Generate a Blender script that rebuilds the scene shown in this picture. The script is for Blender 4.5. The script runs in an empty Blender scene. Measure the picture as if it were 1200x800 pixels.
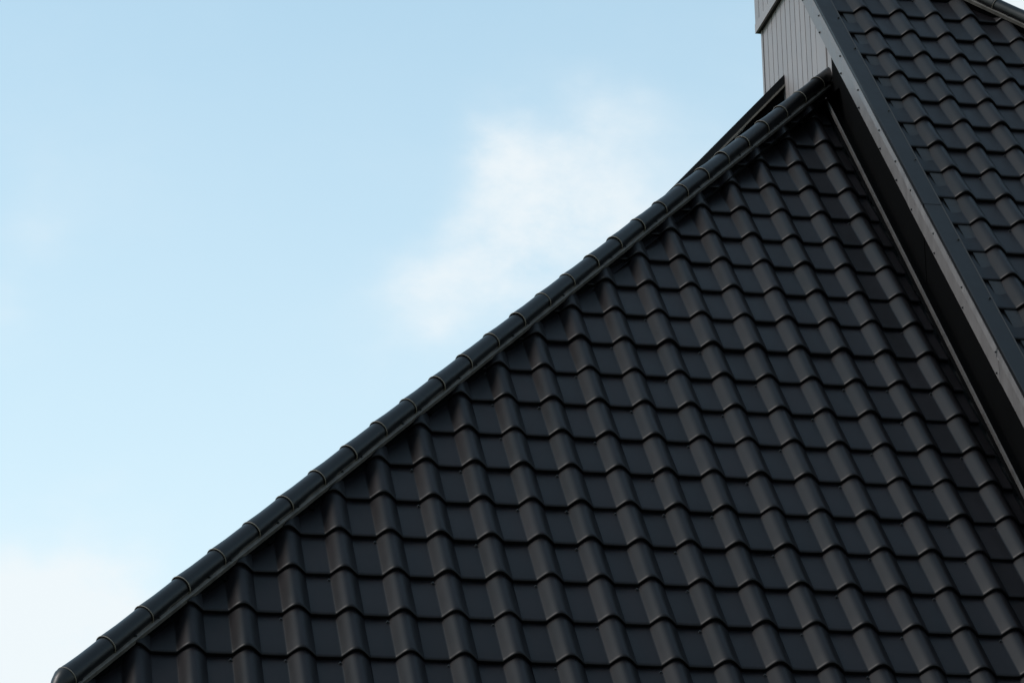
import bpy, bmesh, math, random
from mathutils import Matrix, Vector
random.seed(7)
scene = bpy.context.scene
C = scene.collection

# ------------------------------------------------------------------ camera
Z0 = 7.1                                   # height above ground of the reference tile corner
CAM = Vector((-3.2455, -15.8228, Z0 - 5.4836))
RIGHT = Vector((0.982698, -0.184666, -0.014259))
DOWN = Vector((0.047410, 0.325216, -0.944451))
FWD = Vector((0.179045, 0.927434, 0.328344))
cd = bpy.data.cameras.new('camera')
cam = bpy.data.objects.new('camera', cd); C.objects.link(cam)
cd.lens = 105.0; cd.sensor_width = 36.0; cd.clip_start = 0.1; cd.clip_end = 20000
m = Matrix.Identity(4)
for i in range(3):
    m[i][0] = RIGHT[i]; m[i][1] = -DOWN[i]; m[i][2] = -FWD[i]; m[i][3] = CAM[i]
cam.matrix_world = m
scene.camera = cam

# ------------------------------------------------------------------ light
SUN_DIR = Vector((-0.66, -0.05, 0.70)).normalized()      # towards the sun: left of the house
elev = math.asin(SUN_DIR.z)
azim = math.atan2(SUN_DIR.x, SUN_DIR.y)
sd = bpy.data.lights.new('sun', 'SUN'); so = bpy.data.objects.new('sun', sd); C.objects.link(so)
sd.energy = 0.9; sd.angle = math.radians(18); sd.color = (1.0, 0.91, 0.90)
so.rotation_euler = (-SUN_DIR).to_track_quat('-Z', 'Y').to_euler()
so.location = (-30, 0, 40)

world = bpy.data.worlds.new('World'); scene.world = world; world.use_nodes = True
nt = world.node_tree; N = nt.nodes; L = nt.links; N.clear()
wo = N.new('ShaderNodeOutputWorld'); bg = N.new('ShaderNodeBackground'); L.new(bg.outputs[0], wo.inputs[0])
bg.inputs[1].default_value = 0.106
sky = N.new('ShaderNodeTexSky'); sky.sky_type = 'NISHITA'; sky.sun_disc = False
sky.sun_elevation = elev; sky.sun_rotation = azim
sky.air_density = 1.0; sky.dust_density = 0.9; sky.ozone_density = 1.0
tc = N.new('ShaderNodeTexCoord')
def math_node(op, a, b=None, c=None):
    n = N.new('ShaderNodeMath'); n.operation = op
    for i, v in enumerate((a, b, c)):
        if v is None: continue
        if isinstance(v, (int, float)): n.inputs[i].default_value = v
        else: L.new(v, n.inputs[i])
    return n.outputs[0]
def noise(scale, detail, rough, off=(0, 0, 0), stretch=(1, 1, 1.5)):
    mp = N.new('ShaderNodeMapping'); mp.inputs['Location'].default_value = off; mp.inputs['Scale'].default_value = stretch
    L.new(tc.outputs['Generated'], mp.inputs[0])
    n = N.new('ShaderNodeTexNoise'); n.inputs['Scale'].default_value = scale; n.inputs['Detail'].default_value = detail
    n.inputs['Roughness'].default_value = rough; L.new(mp.outputs[0], n.inputs[0]); return n
n1 = noise(9.0, 9, 0.6, (3.1, 0.4, 1.7)); n2 = noise(34.0, 9, 0.66, (0.3, 5.1, 2.2))
warp = noise(16.0, 3, 0.5, (7.7, 1.2, 0.3))
cov = None
# individual cumulus banks: direction, angular radius, weight
wv = N.new('ShaderNodeVectorMath'); wv.operation = 'MULTIPLY_ADD'
L.new(warp.outputs['Color'], wv.inputs[0]); wv.inputs[1].default_value = (0.07, 0.07, 0.07)
L.new(tc.outputs['Generated'], wv.inputs[2])
for d, rad, wt in (((0.212, 0.941, 0.409), 0.020, 0.40), ((0.250, 0.938, 0.403), 0.028, 0.48), ((0.196, 0.959, 0.380), 0.022, 0.42), ((0.221, 0.950, 0.393), 0.024, 0.42),
                   ((0.080, 1.001, 0.274), 0.030, 0.7), ((0.045, 1.001, 0.258), 0.034, 0.7), ((0.106, 0.995, 0.262), 0.020, 0.35), ((0.062, 0.964, 0.402), 0.016, 0.16), ((0.045, 0.972, 0.378), 0.012, 0.3),
                   ((0.372, 0.878, 0.459), 0.05, 0.8), ((-0.35, 0.90, 0.33), 0.09, 0.8), ((-0.75, 0.60, 0.36), 0.12, 0.8), ((-0.62, 0.15, 0.80), 0.12, 0.5),
                   ((-0.80, -0.35, 0.45), 0.13, 0.8), ((0.70, 0.60, 0.40), 0.12, 0.8), ((0.2, -0.85, 0.45), 0.14, 0.8)):
    dn = N.new('ShaderNodeVectorMath'); dn.operation = 'DISTANCE'; L.new(wv.outputs[0], dn.inputs[0]); dn.inputs[1].default_value = d
    g = math_node('MULTIPLY', math_node('POWER', 2.718, math_node('MULTIPLY', math_node('POWER', math_node('DIVIDE', dn.outputs['Value'], rad), 2), -1)), wt)
    cov = g if cov is None else math_node('ADD', cov, g)
fine = math_node('ADD', math_node('MULTIPLY', n1.outputs[0], 0.5), math_node('MULTIPLY', n2.outputs[0], 0.5))
cov = math_node('MULTIPLY', cov, math_node('MULTIPLY_ADD', math_node('SUBTRACT', fine, 0.5), 3.4, 1.0))
cov = math_node('ADD', cov, math_node('MULTIPLY_ADD', n1.outputs[0], 0.5, -0.13))
mr = N.new('ShaderNodeMapRange'); mr.interpolation_type = 'SMOOTHSTEP'
L.new(cov, mr.inputs[0]); mr.inputs[1].default_value = 0.05; mr.inputs[2].default_value = 0.95
mr.inputs[3].default_value = 0.0; mr.inputs[4].default_value = 0.86
tint = N.new('ShaderNodeMix'); tint.data_type = 'RGBA'; tint.blend_type = 'MULTIPLY'; tint.inputs[0].default_value = 1.0
L.new(sky.outputs[0], tint.inputs[6]); tint.inputs[7].default_value = (0.80, 1.06, 0.90, 1)
mx = N.new('ShaderNodeMix'); mx.data_type = 'RGBA'
# haze that thickens towards the horizon, with the clouds over it
sep = N.new('ShaderNodeSeparateXYZ'); L.new(tc.outputs['Generated'], sep.inputs[0])
hz = N.new('ShaderNodeMapRange'); L.new(sep.outputs['Z'], hz.inputs[0])
hz.inputs[1].default_value = 0.10; hz.inputs[2].default_value = 0.50; hz.inputs[3].default_value = 0.82; hz.inputs[4].default_value = 0.20
fac = math_node('ADD', hz.outputs[0], math_node('MULTIPLY', math_node('SUBTRACT', 1.0, hz.outputs[0]), mr.outputs[0]))
L.new(fac, mx.inputs[0]); L.new(tint.outputs[2], mx.inputs[6]); mx.inputs[7].default_value = (3.42, 3.62, 3.72, 1)
L.new(mx.outputs[2], bg.inputs[0])

scene.view_settings.view_transform = 'Standard'; scene.view_settings.look = 'None'
scene.view_settings.exposure = 1.3; scene.view_settings.gamma = 1.0
scene.view_settings.use_curve_mapping = False

# ------------------------------------------------------------------ materials
def material(name, col, rough=0.5, metallic=0.0, spec=0.5, var=0.25, rvar=0.10, scale=6.0, bump=0.0, streak=(1, 1, 1), dust=None, coords='Object', dust_amt=0.5, slope=False):
    mt = bpy.data.materials.new(name); mt.use_nodes = True
    n = mt.node_tree.nodes; l = mt.node_tree.links
    b = n['Principled BSDF']
    b.inputs['Metallic'].default_value = metallic; b.inputs['Specular IOR Level'].default_value = spec
    geo = n.new('ShaderNodeNewGeometry'); mp = n.new('ShaderNodeMapping'); mp.inputs['Scale'].default_value = streak
    if slope: mp.vector_type = 'TEXTURE'; mp.inputs['Rotation'].default_value = (math.radians(49.5), 0, 0); mp.inputs['Scale'].default_value = (0.8, 4.0, 1.0)
    l.new(geo.outputs['Position'], mp.inputs[0])
    a = n.new('ShaderNodeTexNoise'); a.inputs['Scale'].default_value = scale; a.inputs['Detail'].default_value = 8; a.inputs['Roughness'].default_value = 0.62
    l.new(mp.outputs[0], a.inputs[0])
    oi = n.new('ShaderNodeObjectInfo')
    cr = n.new('ShaderNodeValToRGB')
    cr.color_ramp.elements[0].position = 0.3; cr.color_ramp.elements[1].position = 0.72
    cr.color_ramp.elements[0].color = tuple(c * (1 - var) for c in col) + (1,)
    cr.color_ramp.elements[1].color = tuple(c * (1 + var) for c in col) + (1,)
    l.new(a.outputs[0], cr.inputs[0])
    hv = n.new('ShaderNodeHueSaturation')
    mv = n.new('ShaderNodeMapRange'); mv.inputs[3].default_value = 1 - var * 0.5; mv.inputs[4].default_value = 1 + var * 0.5
    l.new(oi.outputs['Random'], mv.inputs[0]); l.new(mv.outputs[0], hv.inputs['Value']); l.new(cr.outputs[0], hv.inputs['Color'])
    out = hv.outputs[0]
    if dust:
        d = n.new('ShaderNodeTexNoise'); d.inputs['Scale'].default_value = 38; d.inputs['Detail'].default_value = 10; d.inputs['Roughness'].default_value = 0.75
        l.new(geo.outputs['Position'], d.inputs[0])
        dr = n.new('ShaderNodeMapRange'); dr.inputs[1].default_value = 0.66; dr.inputs[2].default_value = 0.76; dr.inputs[4].default_value = dust_amt
        l.new(d.outputs[0], dr.inputs[0])
        mxx = n.new('ShaderNodeMix'); mxx.data_type = 'RGBA'; l.new(dr.outputs[0], mxx.inputs[0]); l.new(out, mxx.inputs[6]); mxx.inputs[7].default_value = dust + (1,)
        out = mxx.outputs[2]
    l.new(out, b.inputs['Base Color'])
    rr = n.new('ShaderNodeMapRange'); rr.inputs[1].default_value = 0.3; rr.inputs[2].default_value = 0.7
    rr.inputs[3].default_value = rough - rvar; rr.inputs[4].default_value = rough + rvar
    l.new(a.outputs[0], rr.inputs[0]); l.new(rr.outputs[0], b.inputs['Roughness'])
    if bump:
        f = n.new('ShaderNodeTexNoise'); f.inputs['Scale'].default_value = scale * 2.2; f.inputs['Detail'].default_value = 3
        l.new(mp.outputs[0], f.inputs[0])
        bp = n.new('ShaderNodeBump'); bp.inputs['Strength'].default_value = bump; bp.inputs['Distance'].default_value = 0.01
        l.new(f.outputs[0], bp.inputs['Height']); l.new(bp.outputs[0], b.inputs['Normal'])
    return mt
M_TILE = material('black_coated_steel_tile', (0.0058, 0.0049, 0.0058), 0.42, 0, 0.12, 0.30, 0.06, 7.0, 0.06, slope=True, dust=(0.09, 0.082, 0.074), dust_amt=0.35)
M_HIP = material('black_coated_steel_ridge', (0.0032, 0.0030, 0.0036), 0.38, 0, 0.30, 0.25, 0.06, 9.0, 0.08, dust=(0.05, 0.045, 0.04), dust_amt=0.4)
M_EDGE = material('pale_bead_edge', (0.15, 0.125, 0.105), 0.5, 0, 0.4, 0.3, 0.1, 20.0)  # bead and drip edges, paler than the caps
M_STRIP = material('dull_grey_strip', (0.055, 0.049, 0.047), 0.5, 0, 0.3, 0.2, 0.1, 9.0)
M_LIP = material('pale_flange', (0.085, 0.074, 0.067), 0.5, 0, 0.3, 0.35, 0.1, 14.0)  # flange base, paler than the caps beside it
M_FLASH = material('dark_slate_flashing', (0.0056, 0.0056, 0.0064), 0.45, 0, 0.17, 0.2, 0.05, 5.0, 0.08)
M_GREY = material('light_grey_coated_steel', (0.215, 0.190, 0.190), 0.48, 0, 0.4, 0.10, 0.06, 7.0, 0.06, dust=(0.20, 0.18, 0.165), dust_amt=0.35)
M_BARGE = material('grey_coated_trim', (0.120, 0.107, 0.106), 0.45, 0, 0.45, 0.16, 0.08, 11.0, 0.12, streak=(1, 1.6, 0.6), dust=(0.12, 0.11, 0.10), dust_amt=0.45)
M_BLACK = material('black_underlay', (0.008, 0.008, 0.009), 0.6, 0, 0.35, 0.2)
M_SHADE = material('shade_black', (0.0025, 0.0025, 0.0027), 0.9, 0, 0.03, 0.2)  # near-black colour carries the shade of recesses and undersides
M_SCREW = material('dark_screw_head', (0.008, 0.008, 0.009), 0.5, 0, 0.4, 0.2)
M_WALL = material('pale_render', (0.42, 0.41, 0.39), 0.85, 0, 0.3, 0.1, 0.05, 4.0, 0.2)
M_GROUND = material('dry_lawn', (0.075, 0.085, 0.045), 0.95, 0, 0.2, 0.4, 0.03, 0.8, 0.3)

# ------------------------------------------------------------------ helpers
def mesh_obj(name, verts, faces, mat, parent=None, smooth=False):
    me = bpy.data.meshes.new(name); me.from_pydata([tuple(v) for v in verts], [], faces); me.update()
    bm = bmesh.new(); bm.from_mesh(me); bmesh.ops.recalc_face_normals(bm, faces=bm.faces); bm.to_mesh(me); bm.free()
    me.materials.append(mat)
    if smooth:
        for p in me.polygons: p.use_smooth = True
    return link(name, me, parent)
def link(name, me, parent=None, mat=None):
    o = bpy.data.objects.new(name, me); C.objects.link(o)
    if parent is not None:
        o.parent = parent
        if parent == house: o.matrix_parent_inverse = Matrix.Translation(-HOUSE_AT)
    if mat is not None: o.matrix_basis = mat
    return o
def prism(poly, a, b):
    """poly: list of points; swept from offset a to offset b (vectors)"""
    n = len(poly); v = [Vector(p) + a for p in poly] + [Vector(p) + b for p in poly]
    f = [list(range(n)), list(range(2 * n - 1, n - 1, -1))] + [[i, (i + 1) % n, n + (i + 1) % n, n + i] for i in range(n)]
    return v, f
def sweep_open(profile, stations):
    """profile: list of functions/vectors per station: stations = list of lists of points"""
    v = []; f = []; k = len(stations[0])
    for st in stations: v += st
    for s in range(len(stations) - 1):
        for i in range(k - 1):
            f.append([s * k + i, s * k + i + 1, (s + 1) * k + i + 1, (s + 1) * k + i])
    return v, f
HOUSE_AT = Vector((0, 2.0, 0))
house = bpy.data.objects.new('house', None); C.objects.link(house); house.location = HOUSE_AT
house['label'] = 'house with black metal tile roofs and a light grey clad gable'
house['category'] = 'house'

# ------------------------------------------------------------------ setting
g = mesh_obj('ground', [(-4000, -4000, 0), (4000, -4000, 0), (4000, 4000, 0), (-4000, 4000, 0)], [[0, 1, 2, 3]], M_GROUND)
g['kind'] = 'structure'

# ------------------------------------------------------------------ roof tile geometry
PITCH = math.radians(49.5); SP, CP = math.sin(PITCH), math.cos(PITCH)
Wd = 0.265                      # wave width
Ln = 0.3501                     # visible tile length
Hc = 0.052; Dp = 0.025          # crest height, step drop
XL, XR = 0.268, 0.266           # reach of the crest's left and right flank, in wave widths
def prof(x):                    # x in metres from the crest centre, 0 at crest top
    t = abs(x) / ((XL if x < 0 else XR) * Wd)
    if t >= 1: return -Hc - 0.0015 * math.sin(math.pi * min(1, max(0, (-x / Wd - XL) / (1 - XL - XR))))
    k = 0.86 if x < 0 else 0.86
    return -Hc + Hc * (k * math.cos(t * math.pi / 2) + (1 - k) * 0.5 * (1 + math.cos(t * math.pi)))
XS = [-0.734, -0.68, -0.6, -0.5, -0.42, -0.34, -0.29, -0.27, -0.25, -0.21, -0.17, -0.13, -0.09, -0.05, -0.02, 0.02, 0.05, 0.09, 0.13, 0.165, 0.205, 0.24, 0.266]
XS = [x * Wd for x in XS]
def tile_geom(seed=0):
    rnd = random.Random(seed)
    a = rnd.uniform(-0.0012, 0.0012); b = rnd.uniform(-0.0012, 0.0012)
    rows = [(Ln + 0.03, -Dp * 1.08, 0), (Ln * 0.66, -Dp * 0.66, 0), (Ln * 0.33, -Dp * 0.33, 0), (0.020, -0.0012, 0), (0.007, -0.0014, 0), (0.0015, -0.0040, 0), (0.0, -0.0070, 0)]
    V = []; F = []; k = len(XS)
    for y, dz, _ in rows:
        for x in XS:
            wob = a * math.sin(x * 23 + seed) * (1 - y / Ln) + b * math.sin(y * 14 + seed * 2.0)
            V.append((x, y, prof(x) + dz + wob * 0.6))
    for r in range(len(rows) - 1):
        for i in range(k - 1): F.append((r * k + i, (r + 1) * k + i, (r + 1) * k + i + 1, r * k + i + 1))
    nt_ = len(F); base = len(V)
    for x in XS: V.append((x, 0.0, prof(x) - 0.0070))          # riser, own vertices: crisp edge
    for x in XS: V.append((x, 0.005, prof(x) - Dp - 0.008))
    for i in range(k - 1): F.append((base + i, base + k + i, base + k + i + 1, base + i + 1))
    return V, F
def tile_mesh(seed):
    V, F = tile_geom(seed)
    me = bpy.data.meshes.new('tile'); me.from_pydata(V, [], F); me.update(); me.materials.append(M_TILE)
    for p in me.polygons: p.use_smooth = True
    return me
TILES = [tile_mesh(i) for i in range(7)]
def clipped(me, M, planes):
    """planes: (world point, world normal); the side the normal points to is cut away"""
    bm = bmesh.new(); bm.from_mesh(me); Mi = M.inverted(); Mr = Mi.to_3x3()
    for p, n in planes:
        geom = bm.verts[:] + bm.edges[:] + bm.faces[:]
        bmesh.ops.bisect_plane(bm, geom=geom, plane_co=Mi @ p, plane_no=Mr @ n, clear_outer=True, dist=1e-5)
    if not bm.faces: bm.free(); return None
    out = bpy.data.meshes.new('tile'); bm.to_mesh(out); bm.free(); out.materials.clear(); out.materials.append(M_TILE)
    return out
def screw_mesh():
    bm = bmesh.new()
    bmesh.ops.create_cone(bm, cap_ends=True, segments=10, radius1=0.0085, radius2=0.0075, depth=0.003, matrix=Matrix.Translation((0, 0, 0.0015)))
    bmesh.ops.create_cone(bm, cap_ends=True, segments=6, radius1=0.0052, radius2=0.0048, depth=0.006, matrix=Matrix.Translation((0, 0, 0.006)))
    me = bpy.data.meshes.new('screw'); bm.to_mesh(me); bm.free(); me.materials.append(M_SCREW); return me
SCREW = screw_mesh()
def frame(xa, ya, za, at):
    m = Matrix.Identity(4)
    for i in range(3): m[i][0] = xa[i]; m[i][1] = ya[i]; m[i][2] = za[i]; m[i][3] = at[i]
    return m
# front-facing slope axes
UX = Vector((1, 0, 0)); UP = Vector((0, CP, SP)); NF = Vector((0, -SP, CP))
O1 = Vector((0, 0, Z0))
O2 = Vector((2.86334, 2.51467, Z0 + 3.64182))
def S1(u, v, h=0): return O1 + UX * (u * Wd) - UP * (v * Wd) + NF * h     # v counted down the slope, in wave widths
def S2(u, v, h=0): return O2 + UX * (u * Wd) - UP * (v * Wd) + NF * h
LAP = (-1, 6)
def lay(part, O, cols, rows, planes, axes=(UX, UP, NF), screw_phase=0, keep=None):
    xa, ya, za = axes; nt_ = 0
    rnd = random.Random(11 + screw_phase)
    for r in rows:
        for c in cols:
            at = O + xa * (c * Wd) - ya * (r * Ln)
            corners = [at + xa * (i * Wd) + ya * (j * Ln) for i in (-0.734, 0.266) for j in (0, 1.08)]
            inside = True; cut = False
            for p, n in planes:
                s = [(q - p).dot(n) for q in corners]
                if min(s) > -0.004: inside = False
                elif max(s) > 0: cut = True
            if not inside: continue
            if keep and not keep(c, r): continue
            lift = 0.0035 if r <= LAP[screw_phase] else 0.0                     # upper sheets lap over the lower ones
            M = frame(xa, ya, za, at + za * (lift + rnd.uniform(-0.0006, 0.0006)))
            M = M @ Matrix.Rotation(rnd.gauss(0, 0.004), 4, 'X') @ Matrix.Rotation(rnd.gauss(0, 0.003), 4, 'Y')
            me = TILES[rnd.randrange(7)]
            if cut:
                me = clipped(me, M, planes)
                if me is None: continue
            link('tile', me, part, M); nt_ += 1
            sp = at + xa * (-0.30 * Wd) + ya * (Ln - 0.030 + rnd.uniform(-0.004, 0.004)) + za * (-Hc - Dp * 0.92)
            if rnd.random() < (0.95 if (c + r + screw_phase) % 2 == 0 else 0.12) and all((sp - p).dot(n) < -0.06 for p, n in planes):
                link('screw', SCREW, part, frame(xa, ya, za, sp))
    return nt_
def field(name, part, O, cols, rows, planes, axes):
    """a whole slope of tiles as one mesh, for slopes that the view does not show piece by piece"""
    xa, ya, za = axes; bm = bmesh.new()
    for r in rows:
        for c in cols:
            at = O + xa * (c * Wd) - ya * (r * Ln); M = frame(xa, ya, za, at)
            corners = [at + xa * (i * Wd) + ya * (j * Ln) for i in (-0.734, 0.266) for j in (0, 1.08)]
            if any(min((q - p).dot(n) for q in corners) > -0.004 for p, n in planes): continue
            n0 = len(bm.verts); bm.from_mesh(TILES[(c * 3 + r) % 7]); bm.verts.ensure_lookup_table()
            for v in bm.verts[n0:]: v.co = M @ v.co
    for p, n in planes:
        bmesh.ops.bisect_plane(bm, geom=bm.verts[:] + bm.edges[:] + bm.faces[:], plane_co=p, plane_no=n, clear_outer=True, dist=1e-5)
    me = bpy.data.meshes.new(name); bm.to_mesh(me); bm.free(); me.materials.clear(); me.materials.append(M_TILE)
    o = link(name, me, part); o['kind'] = 'stuff'; return o

# ------------------------------------------------------------------ lower hipped roof, front slope
EAVE_V = 13.1                              # eave, in wave widths below the reference row
WALL_X = 2.63                              # face of the gable wall
HS, HC0 = -1.360, -1.70                    # hip flange edge on the crest plane: v = HS*u + HC0
def hip_uv(u): return HS * u + HC0
E0 = S1(-10.0, hip_uv(-10.0)); E1 = S1(9.6, hip_uv(9.6))
T = (E1 - E0).normalized()                 # up along the hip
e1 = T.cross(NF).normalized()
if e1.x < 0: e1 = -e1                      # in the slope, away from the hip
cutp = E0 - e1 * 0.055                     # tiles end under the ridge cap
base_h = -Hc - Dp - 0.03
uR = (WALL_X - 0.0) / Wd
cut_u = lambda v: (v - HC0) / HS - 0.2
slope_f = mesh_obj('roof_slope', [S1(cut_u(EAVE_V) , EAVE_V, base_h), S1(uR, EAVE_V, base_h), S1(uR, hip_uv(uR) - 0.2, base_h)], [[0, 1, 2]], M_BLACK, house)
slope_f['label'] = 'black tile slope below the diagonal hip ridge'
planes_f = [(cutp, -e1), (Vector((2.513, 0, 0)), Vector((1, 0, 0)))]
n_front = lay(slope_f, O1, range(-13, 12), range(-12, 10), planes_f, screw_phase=0)

# ------------------------------------------------------------------ hip ridge
def ridge(part_name, label, E_start, E_end, e_in, n_in, n_other, r=0.051, seg=0.315, start_cone=True, phase=0.0, over=-0.05, stop_x=None):
    """caps along a hip. E: flange edge on the crest plane, e_in: in-slope direction away from the hip"""
    Tt = (E_end - E_start); length = Tt.length; Tt.normalize()
    Nv = (n_in + n_other); Nv = (Nv - Tt * Nv.dot(Tt)).normalized()
    fl_w = 0.020
    fi = -e_in * fl_w + n_in * 0.010                    # flange inner edge, relative to E
    cen = fi - e_in * (r * 0.97) + n_in * (r * 0.22)    # cap axis
    Sd = e_in - Tt * e_in.dot(Tt) - Nv * e_in.dot(Nv); Sd.normalize()
    def mir(p):                                          # mirror about the plane through the axis spanned by Tt, Nv
        d = p - cen; return p - Sd * (2 * d.dot(Sd))
    half = [Vector((0, 0, 0)) - n_in * 0.016, n_in * 0.008, n_in * 0.010 - e_in * 0.002, fi]
    a0 = math.atan2((fi - cen).dot(Nv), (fi - cen).dot(Sd))
    # flange strip: the part's own mesh
    right = [half[0], half[1], half[2], fi, fi + n_in * 0.012]
    v = []; f = []
    for prf in (right, [mir(p) for p in right]):
        b = len(v); k = len(prf); ns = int(length / seg) + 1
        for i in range(ns + 1):
            E = E_start + Tt * min(length, i * seg)
            wob = random.uniform(-0.0015, 0.0015)
            v += [E + p + n_in * wob for p in prf]
        for i in range(ns):
            for j in range(k - 1): f.append([b + i * k + j, b + i * k + j + 1, b + (i + 1) * k + j + 1, b + (i + 1) * k + j])
    part = mesh_obj(part_name, v, f, M_LIP, house); part['label'] = label
    clo = [-e_in * 0.014 + n_in * 0.004, -e_in * 0.020 - n_in * 0.085, mir(-e_in * 0.020 - n_in * 0.085), mir(-e_in * 0.014 + n_in * 0.004), mir(fi), cen + Nv * r * 0.3, fi]
    mesh_obj('closure_strip', *prism([E_start + q for q in clo], Tt * 0.02, Tt * (length + over)), M_SHADE, part)
    # one cap, local frame: x = Sd, y = Tt (up the hip), z = Nv, origin on the axis
    def cap_mesh():
        st = [(0.0, 1.05), (0.003, 1.095), (0.016, 1.095), (0.045, 1.075), (0.085, 1.04), (0.14, 1.0), (seg * 0.75, 0.985), (seg + 0.02, 0.98)]
        V = []; F = []; na = 22
        for y, s in st:
            for i in range(na + 1):
                a = a0 + (math.pi - 2 * a0) * i / na
                V.append((math.cos(a) * r * s, y, math.sin(a) * r * s))
        k = na + 1
        for s in range(len(st) - 1):
            for i in range(na): F.append((s * k + i, s * k + i + 1, (s + 1) * k + i + 1, (s + 1) * k + i))
        me = bpy.data.meshes.new('ridge_cap'); me.from_pydata(V, [], F); me.update(); me.materials.append(M_HIP); me.materials.append(M_EDGE)
        for q, p in enumerate(me.polygons):
            p.use_smooth = True
            if q < na: p.material_index = 1
        bm = bmesh.new(); bm.from_mesh(me); bmesh.ops.recalc_face_normals(bm, faces=bm.faces); bm.to_mesh(me); bm.free()
        return me
    cm = cap_mesh()
    # rolled bead at the lower mouth of every cap
    def bead_mesh():
        V = []; F = []; na = 24; nb = 6
        for i in range(na + 1):
            a = a0 + (math.pi - 2 * a0) * i / na
            for j in range(nb):
                b = 2 * math.pi * j / nb
                q = r * 1.10 + 0.0026 * math.cos(b)
                V.append((math.cos(a) * q, 0.002 + 0.0026 * math.sin(b), math.sin(a) * q))
        for i in range(na):
            for j in range(nb): F.append((i * nb + j, i * nb + (j + 1) % nb, (i + 1) * nb + (j + 1) % nb, (i + 1) * nb + j))
        me = bpy.data.meshes.new('bead'); me.from_pydata(V, [], F); me.update(); me.materials.append(M_EDGE)
        for p in me.polygons: p.use_smooth = True
        return me
    bmh = bead_mesh()
    i = 0
    while True:
        s = phase + i * seg
        if s > length + over: break
        c = E_start + Tt * s + cen
        jit = Sd * random.uniform(-0.002, 0.002) + Nv * random.uniform(-0.002, 0.002)
        Tj = (Tt + Sd * random.uniform(-0.004, 0.004) + Nv * random.uniform(-0.007, 0.007)).normalized()
        Sj = (Sd - Tj * Sd.dot(Tj)).normalized(); Nj = Sj.cross(Tj)
        if Nj.dot(Nv) < 0: Nj = -Nj
        M = frame(Sj, Tj, Nj, c + jit)
        cme = cm
        if stop_x is not None and (M @ Vector((r, seg, 0))).x > stop_x:      # last cap, cut at the wall
            bm = bmesh.new(); bm.from_mesh(cm); Mi = M.inverted()
            bmesh.ops.bisect_plane(bm, geom=bm.verts[:] + bm.edges[:] + bm.faces[:], plane_co=Mi @ Vector((stop_x, 0, 0)), plane_no=Mi.to_3x3() @ Vector((1, 0, 0)), clear_outer=True)
            cme = bpy.data.meshes.new('ridge_cap'); bm.to_mesh(cme); bm.free(); cme.materials.clear(); cme.materials.append(M_HIP); cme.materials.append(M_EDGE)
            if not cme.polygons: break
        link('ridge_cap', cme, part, M); link('bead', bmh, part, M)
        for k, oy in enumerate((0.05, seg * 0.55)):
            if (i + k) % 2 == 0:
                sp = E_start + Tt * (s + oy) - e_in * 0.016 + n_in * 0.0098
                link('screw', SCREW, part, frame(Tt.cross(n_in), Tt, n_in, sp))
        i += 1
    if start_cone:      # closed, bevelled starter at the foot of the hip
        V = []; F = []; na = 22; st = [(phase + 0.03, 1.0), (phase - 0.02, 1.0), (phase - 0.06, 0.82), (phase - 0.135, 0.30), (phase - 0.15, 0.12)]
        for y, s in st:
            c = E_start + Tt * y + cen - Nv * (r * 0.75 * (1 - s))
            for j in range(na + 1):
                a = a0 - 0.25 + (math.pi - 2 * a0 + 0.5) * j / na
                V.append(c + Sd * (math.cos(a) * r * s * 1.08) + Nv * (math.sin(a) * r * s * 1.08))
        k = na + 1
        for s in range(len(st) - 1):
            for j in range(na): F.append([s * k + j, s * k + j + 1, (s + 1) * k + j + 1, (s + 1) * k + j])
        F.append([(len(st) - 1) * k + j for j in range(k)])
        mesh_obj('end_cap', V, F, M_HIP, part, smooth=True)
    return part
QL = math.atan(-HS * SP)                                # pitch of the slope on the other side of the hip
NL = Vector((-math.sin(QL), 0, math.cos(QL)))
HIP_A = S1(-10.3, hip_uv(-10.3)); HIP_B = S1(9.88, hip_uv(9.88))
hipr = ridge('hip_ridge', 'black round ridge caps running diagonally up to the gable wall', HIP_A, HIP_B, e1, NF, NL, phase=0.105, over=0.12, stop_x=WALL_X - 0.003)

# other side of the hip: slope falling to the left, seen edge-on from the photograph
UPL = Vector((math.cos(QL), 0, math.sin(QL))); AXL = Vector((0, -1, 0))
cutL = E0 - e1 * 0.055
OL = S1(0, hip_uv(0)) - e1 * 0.05
nl_c = T.cross(NL).normalized()
if nl_c.y < 0: nl_c = -nl_c                                # in the left slope, away from the hip
ze = (S1(0, EAVE_V)).z
xe = OL.x + (ze - OL.z) / math.tan(QL)
YB = 3.76                                                 # face of the raised rear roof
pts = [Vector((xe, OL.y + (xe - OL.x) * 0 + S1(-10.9, hip_uv(-10.9)).y, ze)), Vector((WALL_X, 2.5, OL.z + (WALL_X - OL.x) * math.tan(QL))), Vector((WALL_X, YB + 0.1, OL.z + (WALL_X - OL.x) * math.tan(QL))), Vector((xe, YB + 0.1, ze))]
slope_l = mesh_obj('roof_slope', [p + NL * base_h for p in pts], [[0, 1, 2, 3]], M_BLACK, house)
slope_l['label'] = 'black tile slope falling away behind the diagonal hip ridge'
field('tile_field', slope_l, OL + NL * 0.0, range(-18, 30), range(-14, 12), [(OL + nl_c * 0.03, -nl_c), (Vector((0, YB + 0.05, 0)), Vector((0, 1, 0))), (Vector((WALL_X, 0, 0)), Vector((1, 0, 0))), (Vector((0, 0, ze)), Vector((0, 0, -1)))], (AXL, UPL, NL))

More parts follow.
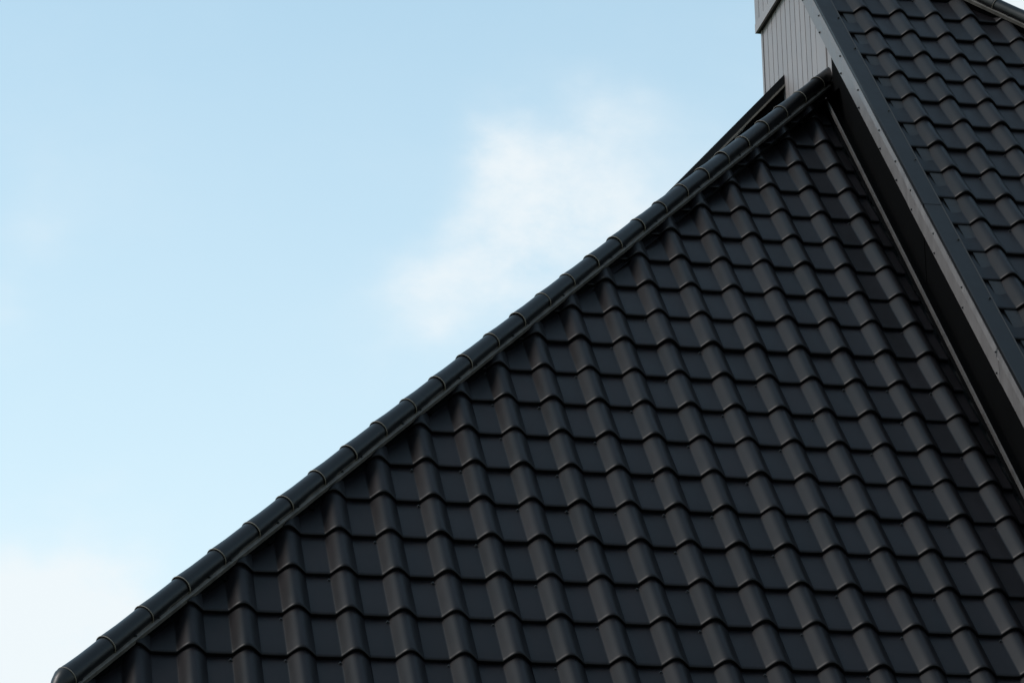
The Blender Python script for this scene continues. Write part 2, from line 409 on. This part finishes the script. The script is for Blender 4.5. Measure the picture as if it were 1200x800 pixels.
# ------------------------------------------------------------------ raised roof with verge behind the hip
QB = math.radians(47.2); UPB = Vector((math.cos(QB), 0, math.sin(QB))); NB = Vector((-math.sin(QB), 0, math.cos(QB)))
BT = Vector((WALL_X - 0.012, YB, Z0 + 3.650))                       # top edge of its verge, at the gable wall
def B(s, y, h): return BT - UPB * s + Vector((0, y, 0)) + NB * h
slope_b = mesh_obj('roof_slope', [B(-0.02, 0.03, -0.05), B(5, 0.03, -0.05), B(5, 3.0, -0.05), B(-0.02, 3.0, -0.05)], [[0, 1, 2, 3]], M_BLACK, house)
slope_b['label'] = 'raised black roof edge seen behind the hip ridge'
field('tile_field', slope_b, BT + Vector((0, 0.2, 0)) - NB * 0.002, range(-12, 2), range(-1, 15), [(BT + Vector((0, 0.012, 0)), Vector((0, -1, 0))), (Vector((WALL_X - 0.003, 0, 0)), Vector((1, 0, 0)))], (AXL, UPB, NB))
def bbar(name, y0, y1, h0, h1, mat, parent):
    q = [(y0, h0), (y1, h0), (y1, h1), (y0, h1)]
    V = [B(-0.005, y, h) for y, h in q] + [B(5, y, h) for y, h in q]
    for i, vv in enumerate(V[:4]): vv += UPB * ((WALL_X - 0.004 - vv.x) / UPB.x)
    return mesh_obj(name, V, [[0, 1, 2, 3], [7, 6, 5, 4], [0, 4, 5, 1], [1, 5, 6, 2], [2, 6, 7, 3], [3, 7, 4, 0]], mat, parent)
bbar('verge_trim', 0.0, 0.10, -0.055, -0.004, M_FLASH, slope_b)
bbar('drip_edge', -0.012, 0.03, -0.070, -0.057, M_EDGE, slope_b)
bbar('fascia_board', 0.03, 0.06, -0.85, -0.072, M_SHADE, slope_b)

# ------------------------------------------------------------------ upper roof
VB_X = 2.515                                               # outer face of the barge board
UV_TOP, UV_BOT = -6.7, 26.5                                # verge from ridge to eave, in wave widths
XB_U = (VB_X - O2.x) / Wd
XT_U = -0.87                                               # tiles start here
H2S = 1.30
def hip2_v(u): return -0.80 + H2S * (u - 3.26)
slope_u = mesh_obj('roof_slope', [S2(XB_U + 0.1, UV_BOT, base_h), S2(14, UV_BOT, base_h), S2(14, hip2_v(14), base_h), S2(XB_U + 0.1, hip2_v(XB_U), base_h)], [[0, 1, 2, 3]], M_BLACK, house)
slope_u['label'] = 'higher black tile slope right of the grey barge board'
E2a = S2(14.0, hip2_v(14.0)); E2b = S2(XB_U, hip2_v(XB_U))
T2 = (E2b - E2a).normalized(); e2 = T2.cross(NF).normalized()
if e2.x > 0: e2 = -e2
n_up = lay(slope_u, O2, range(-1, 12), range(-6, 20), [(S2(XT_U - 0.12, 0), Vector((-1, 0, 0))), (E2a - e2 * 0.05, -e2)], screw_phase=1,
           keep=lambda c, r: c <= 8 + r * 0.25)
QR = math.atan(H2S * SP); NR = Vector((math.sin(QR), 0, math.cos(QR)))
ridge('hip_ridge', 'black ridge caps at the far upper right corner of the higher roof', E2a, E2b, e2, NF, NR, phase=0.1, start_cone=False)
# slope beyond that ridge
E2c = E2b - T2 * 0.3
ridge_back = 0.35
pts = [E2a, E2c, E2c + Vector((0, ridge_back, 0)), E2a + Vector((0, 5, 0))]
sr = mesh_obj('roof_slope', [p - e2 * 0.08 + NR * (-0.06) for p in pts], [[0, 1, 2, 3]], M_TILE, house)
sr['label'] = 'far slope of the higher roof, beyond its ridge'

# verge flashing on top of the gable edge, in sheets
def vbar(name, poly, v0, v1, mat, parent, gap=0.0):
    """poly: (x, dz) section with dz vertical from the verge line; swept down the slope"""
    a = Vector((0, S2(0, v0).y, S2(0, v0).z)); b = Vector((0, S2(0, v1).y, S2(0, v1).z))
    return mesh_obj(name, *prism([(x, 0, dz) for x, dz in poly], a, b), mat, parent)
xt = O2.x + XT_U * Wd
vz = 1 / CP                                                # vertical drop per unit of height over the slope
secs = [UV_TOP, 3.95, 11.45, 18.95, UV_BOT]
vflash = None
sec = [(VB_X, 0.0), (VB_X, 0.010), (xt - 0.004, 0.010 * vz), (xt, 0.004), (xt, -0.050), (xt - 0.003, -0.050), (xt - 0.003, 0.0)]
vflash = vbar('verge_flashing', [(VB_X + 0.004, -0.03), (VB_X + 0.004, -0.002), (xt - 0.006, -0.002), (xt - 0.006, -0.03)], UV_TOP, UV_BOT, M_BLACK, house)
vflash['label'] = 'flat dark flashing band along the top of the barge board'
for i in range(4):
    dz = 0.0035 * (i % 2)
    sh = [(VB_X - 0.002, -0.020), (VB_X - 0.002, 0.014 + dz), (VB_X + 0.004, 0.018 + dz), (xt - 0.010, 0.018 + dz), (xt - 0.004, 0.024 + dz), (xt, 0.018 + dz), (xt, -0.070 - dz), (xt - 0.002, -0.070 - dz), (xt - 0.002, 0.004), (VB_X + 0.002, 0.004), (VB_X + 0.002, -0.020)]
    vbar('flashing_sheet', sh, secs[i], secs[i + 1] + (0.10 if dz else 0.0), M_FLASH, vflash)
for v in (1.0, 2.9, 6.55, 9.2, 13.2, 15.9, 20.5):
    link('screw', SCREW, vflash, frame(UX, UP, NF, S2(XT_U - 0.08, v, 0.0125)))

# barge board: two folded strips facing the left
def vb_sec(name, x0, x1, d0, d1, parent, mat, lip=0.0):
    return vbar(name, [(x0, d0), (x1, d0), (x1, d1), (x0, d1)], UV_TOP, UV_BOT, mat, parent)
bsecs = [(UV_TOP, 9.95, 0.0), (9.80, 17.9, 0.0022), (17.9, UV_BOT, 0.0)]
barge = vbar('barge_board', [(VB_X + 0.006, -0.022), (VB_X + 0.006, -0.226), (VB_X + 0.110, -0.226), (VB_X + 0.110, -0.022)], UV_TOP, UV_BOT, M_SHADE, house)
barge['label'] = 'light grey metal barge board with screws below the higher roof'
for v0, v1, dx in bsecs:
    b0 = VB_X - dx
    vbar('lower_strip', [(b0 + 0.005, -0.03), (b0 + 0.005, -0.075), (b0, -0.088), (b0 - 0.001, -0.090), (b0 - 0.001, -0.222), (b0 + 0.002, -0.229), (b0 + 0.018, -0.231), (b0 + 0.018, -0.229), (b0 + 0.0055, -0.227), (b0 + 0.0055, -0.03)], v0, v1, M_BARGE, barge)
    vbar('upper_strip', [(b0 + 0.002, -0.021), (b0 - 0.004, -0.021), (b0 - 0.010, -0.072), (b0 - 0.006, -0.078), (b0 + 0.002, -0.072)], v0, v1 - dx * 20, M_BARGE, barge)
NX = Vector((-1, 0, 0))
def verge_z(y): return O2.z + (y - O2.y) * SP / CP
for y in (3.20, 2.828, 2.466, 2.035, 1.69, 1.30, 1.013, 0.755, 0.387, -0.046, -0.531, -0.95, -1.4):
    z = verge_z(y) - 0.195
    link('screw', SCREW, barge, frame(Vector((0, -1, 0)), Vector((0, 0, 1)), NX, Vector((VB_X - 0.002, y, z))))
    y2 = y - 0.02; z = verge_z(y2) - 0.052
    link('screw', SCREW, barge, frame(Vector((0, -1, 0)), Vector((0, 0, 1)), NX, Vector((VB_X - 0.0075, y2, z))))

# black wall flashing, shade painted in, between the lower slope and the barge board, in sheets, and its grey edge strip
xf = WALL_X - 0.004
def s1_z(y): return Z0 + y * SP / CP
ys = [2.58, 2.16, 0.92, -0.55, -2.2]
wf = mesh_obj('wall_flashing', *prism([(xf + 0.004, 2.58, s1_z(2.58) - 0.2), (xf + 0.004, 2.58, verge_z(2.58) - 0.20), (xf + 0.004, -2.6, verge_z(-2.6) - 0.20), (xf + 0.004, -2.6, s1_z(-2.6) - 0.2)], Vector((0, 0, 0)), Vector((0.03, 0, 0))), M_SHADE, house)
wf['label'] = 'black wall flashing with painted-in shade in the gap under the barge board'
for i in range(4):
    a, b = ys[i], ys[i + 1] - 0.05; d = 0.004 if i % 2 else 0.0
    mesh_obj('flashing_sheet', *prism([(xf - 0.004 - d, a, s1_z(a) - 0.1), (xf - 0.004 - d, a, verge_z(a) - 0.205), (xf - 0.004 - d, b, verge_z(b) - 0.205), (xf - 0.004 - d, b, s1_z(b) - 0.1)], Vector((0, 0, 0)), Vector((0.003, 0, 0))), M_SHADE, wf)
strip_poly = [(0, 0.010), (0.0, 0.046), (0.010, 0.050), (0.010, 0.004)]
sx = 2.512
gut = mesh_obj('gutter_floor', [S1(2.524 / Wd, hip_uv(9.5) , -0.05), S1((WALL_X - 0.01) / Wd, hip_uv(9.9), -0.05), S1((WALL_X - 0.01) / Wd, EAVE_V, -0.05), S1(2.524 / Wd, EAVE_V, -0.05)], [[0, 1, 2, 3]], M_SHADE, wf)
V = []; F = []
for y in (2.42, -2.6):
    V += [Vector((sx + x, y, s1_z(y) - 0.008 + z)) for x, z in strip_poly]
F = [[0, 1, 2, 3], [7, 6, 5, 4]] + [[i, (i + 1) % 4, 4 + (i + 1) % 4, 4 + i] for i in range(4)]
st = mesh_obj('edge_strip', V, F, M_STRIP, house); st['label'] = 'thin light grey metal strip along the right edge of the lower slope'

# ------------------------------------------------------------------ gable wall with vertical boards
YF = 4.312
gw = mesh_obj('gable_wall', *prism([(WALL_X + 0.02, YF, 0.0), (WALL_X + 0.02, YF, verge_z(YF) - 0.2), (WALL_X + 0.02, 2.60, verge_z(2.60) - 0.2), (WALL_X + 0.02, 2.60, 0.0)], Vector((0, 0, 0)), Vector((0.15, 0, 0))), M_BLACK, house)
mesh_obj('lower_wall', *prism([(WALL_X + 0.09, 2.595, 0.0), (WALL_X + 0.09, 2.595, verge_z(2.595) - 0.1), (WALL_X + 0.09, -3.0, verge_z(-3.0) - 0.1), (WALL_X + 0.09, -3.0, 0.0)], Vector((0, 0, 0)), Vector((0.08, 0, 0))), M_BLACK, gw)
gw['label'] = 'light grey gable wall of narrow vertical metal boards'
BW = 0.1215
def board(y0, y1, z0, ztop, x, parent, mat=M_GREY, groove=0.016, depth=0.016):
    """one board: flat face, bevelled long edges into the groove on either side"""
    g = groove / 2
    sec = [(x + depth, y1), (x + depth, y1 - g * 0.4), (x, y1 - g), (x, y0 + g), (x + depth, y0 + g * 0.4), (x + depth, y0), (x + depth + 0.006, y0), (x + depth + 0.006, y1)]
    n = len(sec)
    V = [(a, b, z0) for a, b in sec] + [(a, b, ztop(b)) for a, b in sec]
    F = [list(range(n)), list(range(2 * n - 1, n - 1, -1))] + [[i, (i + 1) % n, n + (i + 1) % n, n + i] for i in range(n)]
    return mesh_obj('cladding_board', V, F, mat, parent)
y = YF - 0.035
edge = mesh_obj('corner_trim', *prism([(WALL_X - 0.006, YF + 0.006, 0), (WALL_X - 0.006, YF - 0.034, 0), (WALL_X + 0.018, YF - 0.034, 0), (WALL_X + 0.018, YF + 0.006, 0)], Vector((0, 0, 6.0)), Vector((0, 0, Z0 + 4.30))), M_GREY, gw)
while y > 2.99:
    board(y - BW, y, Z0 + 2.3, lambda q: min(verge_z(q) - 0.15, Z0 + 4.5), WALL_X, gw); y -= BW
board(2.712, y, Z0 + 2.5, lambda q: verge_z(q) - 0.15, WALL_X - 0.002, gw)
board(2.585, 2.690, Z0 + 3.08, lambda q: verge_z(q) - 0.15, WALL_X - 0.002, gw)
# projecting clad box at the top of the wall, its plain lower band and dark underside
px = 2.595; zb = Z0 + 4.258; YP = 4.352
def ztopb(q): return min(verge_z(q) - 0.03, Z0 + 5.0)
up = mesh_obj('upper_cladding', *prism([(px + 0.012, YP, zb), (px + 0.012, YP, ztopb(YP)), (px + 0.012, 3.70, ztopb(3.7)), (px + 0.012, 3.10, verge_z(3.10) - 0.04), (px + 0.012, 3.10, zb)], Vector((0, 0, 0)), Vector((0.10, 0, 0))), M_BLACK, gw)
up['label'] = 'upper band of grey boards projecting over the wall'
mesh_obj('bottom_trim', *prism([(px - 0.006, YP, zb), (px - 0.006, YP, zb + 0.075), (px + 0.011, YP, zb + 0.075), (px + 0.011, YP, zb)], Vector((0, 0, 0)), Vector((0, -1.25, 0))), M_GREY, up)
y = YP
while y > 3.15:
    board(y - BW, y, zb + 0.076, ztopb, px - 0.004, up); y -= BW

# ------------------------------------------------------------------ walls and eaves below the picture
ey = S1(0, EAVE_V).y; ezz = S1(0, EAVE_V).z
ex0 = S1(-11.2, 0).x
ww = mesh_obj('wing_wall', *prism([(ex0 + 0.5, ey + 0.45, 0), (WALL_X, ey + 0.45, 0), (WALL_X, 6.5, 0), (ex0 + 0.5, 6.5, 0)], Vector((0, 0, 0)), Vector((0, 0, ezz - 0.10))), M_WALL, house)
ww['label'] = 'pale rendered wall under the eaves'
ea = mesh_obj('eave_board', *prism([(ex0, ey + 0.02, ezz - 0.30), (ex0, ey + 0.02, ezz - 0.11), (ex0, ey + 0.05, ezz - 0.11), (ex0, ey + 0.05, ezz - 0.30)], Vector((0, 0, 0)), Vector((WALL_X - ex0, 0, 0))), M_FLASH, house)
uy = S2(0, UV_BOT).y; uz = S2(0, UV_BOT).z
mw = mesh_obj('main_wall', *prism([(WALL_X + 0.18, uy + 0.5, 0), (9.5, uy + 0.5, 0), (9.5, 3.9, 0), (WALL_X + 0.18, 3.9, 0)], Vector((0, 0, 0)), Vector((0, 0, uz - 0.3))), M_WALL, house)
print('tiles', n_front, n_up)
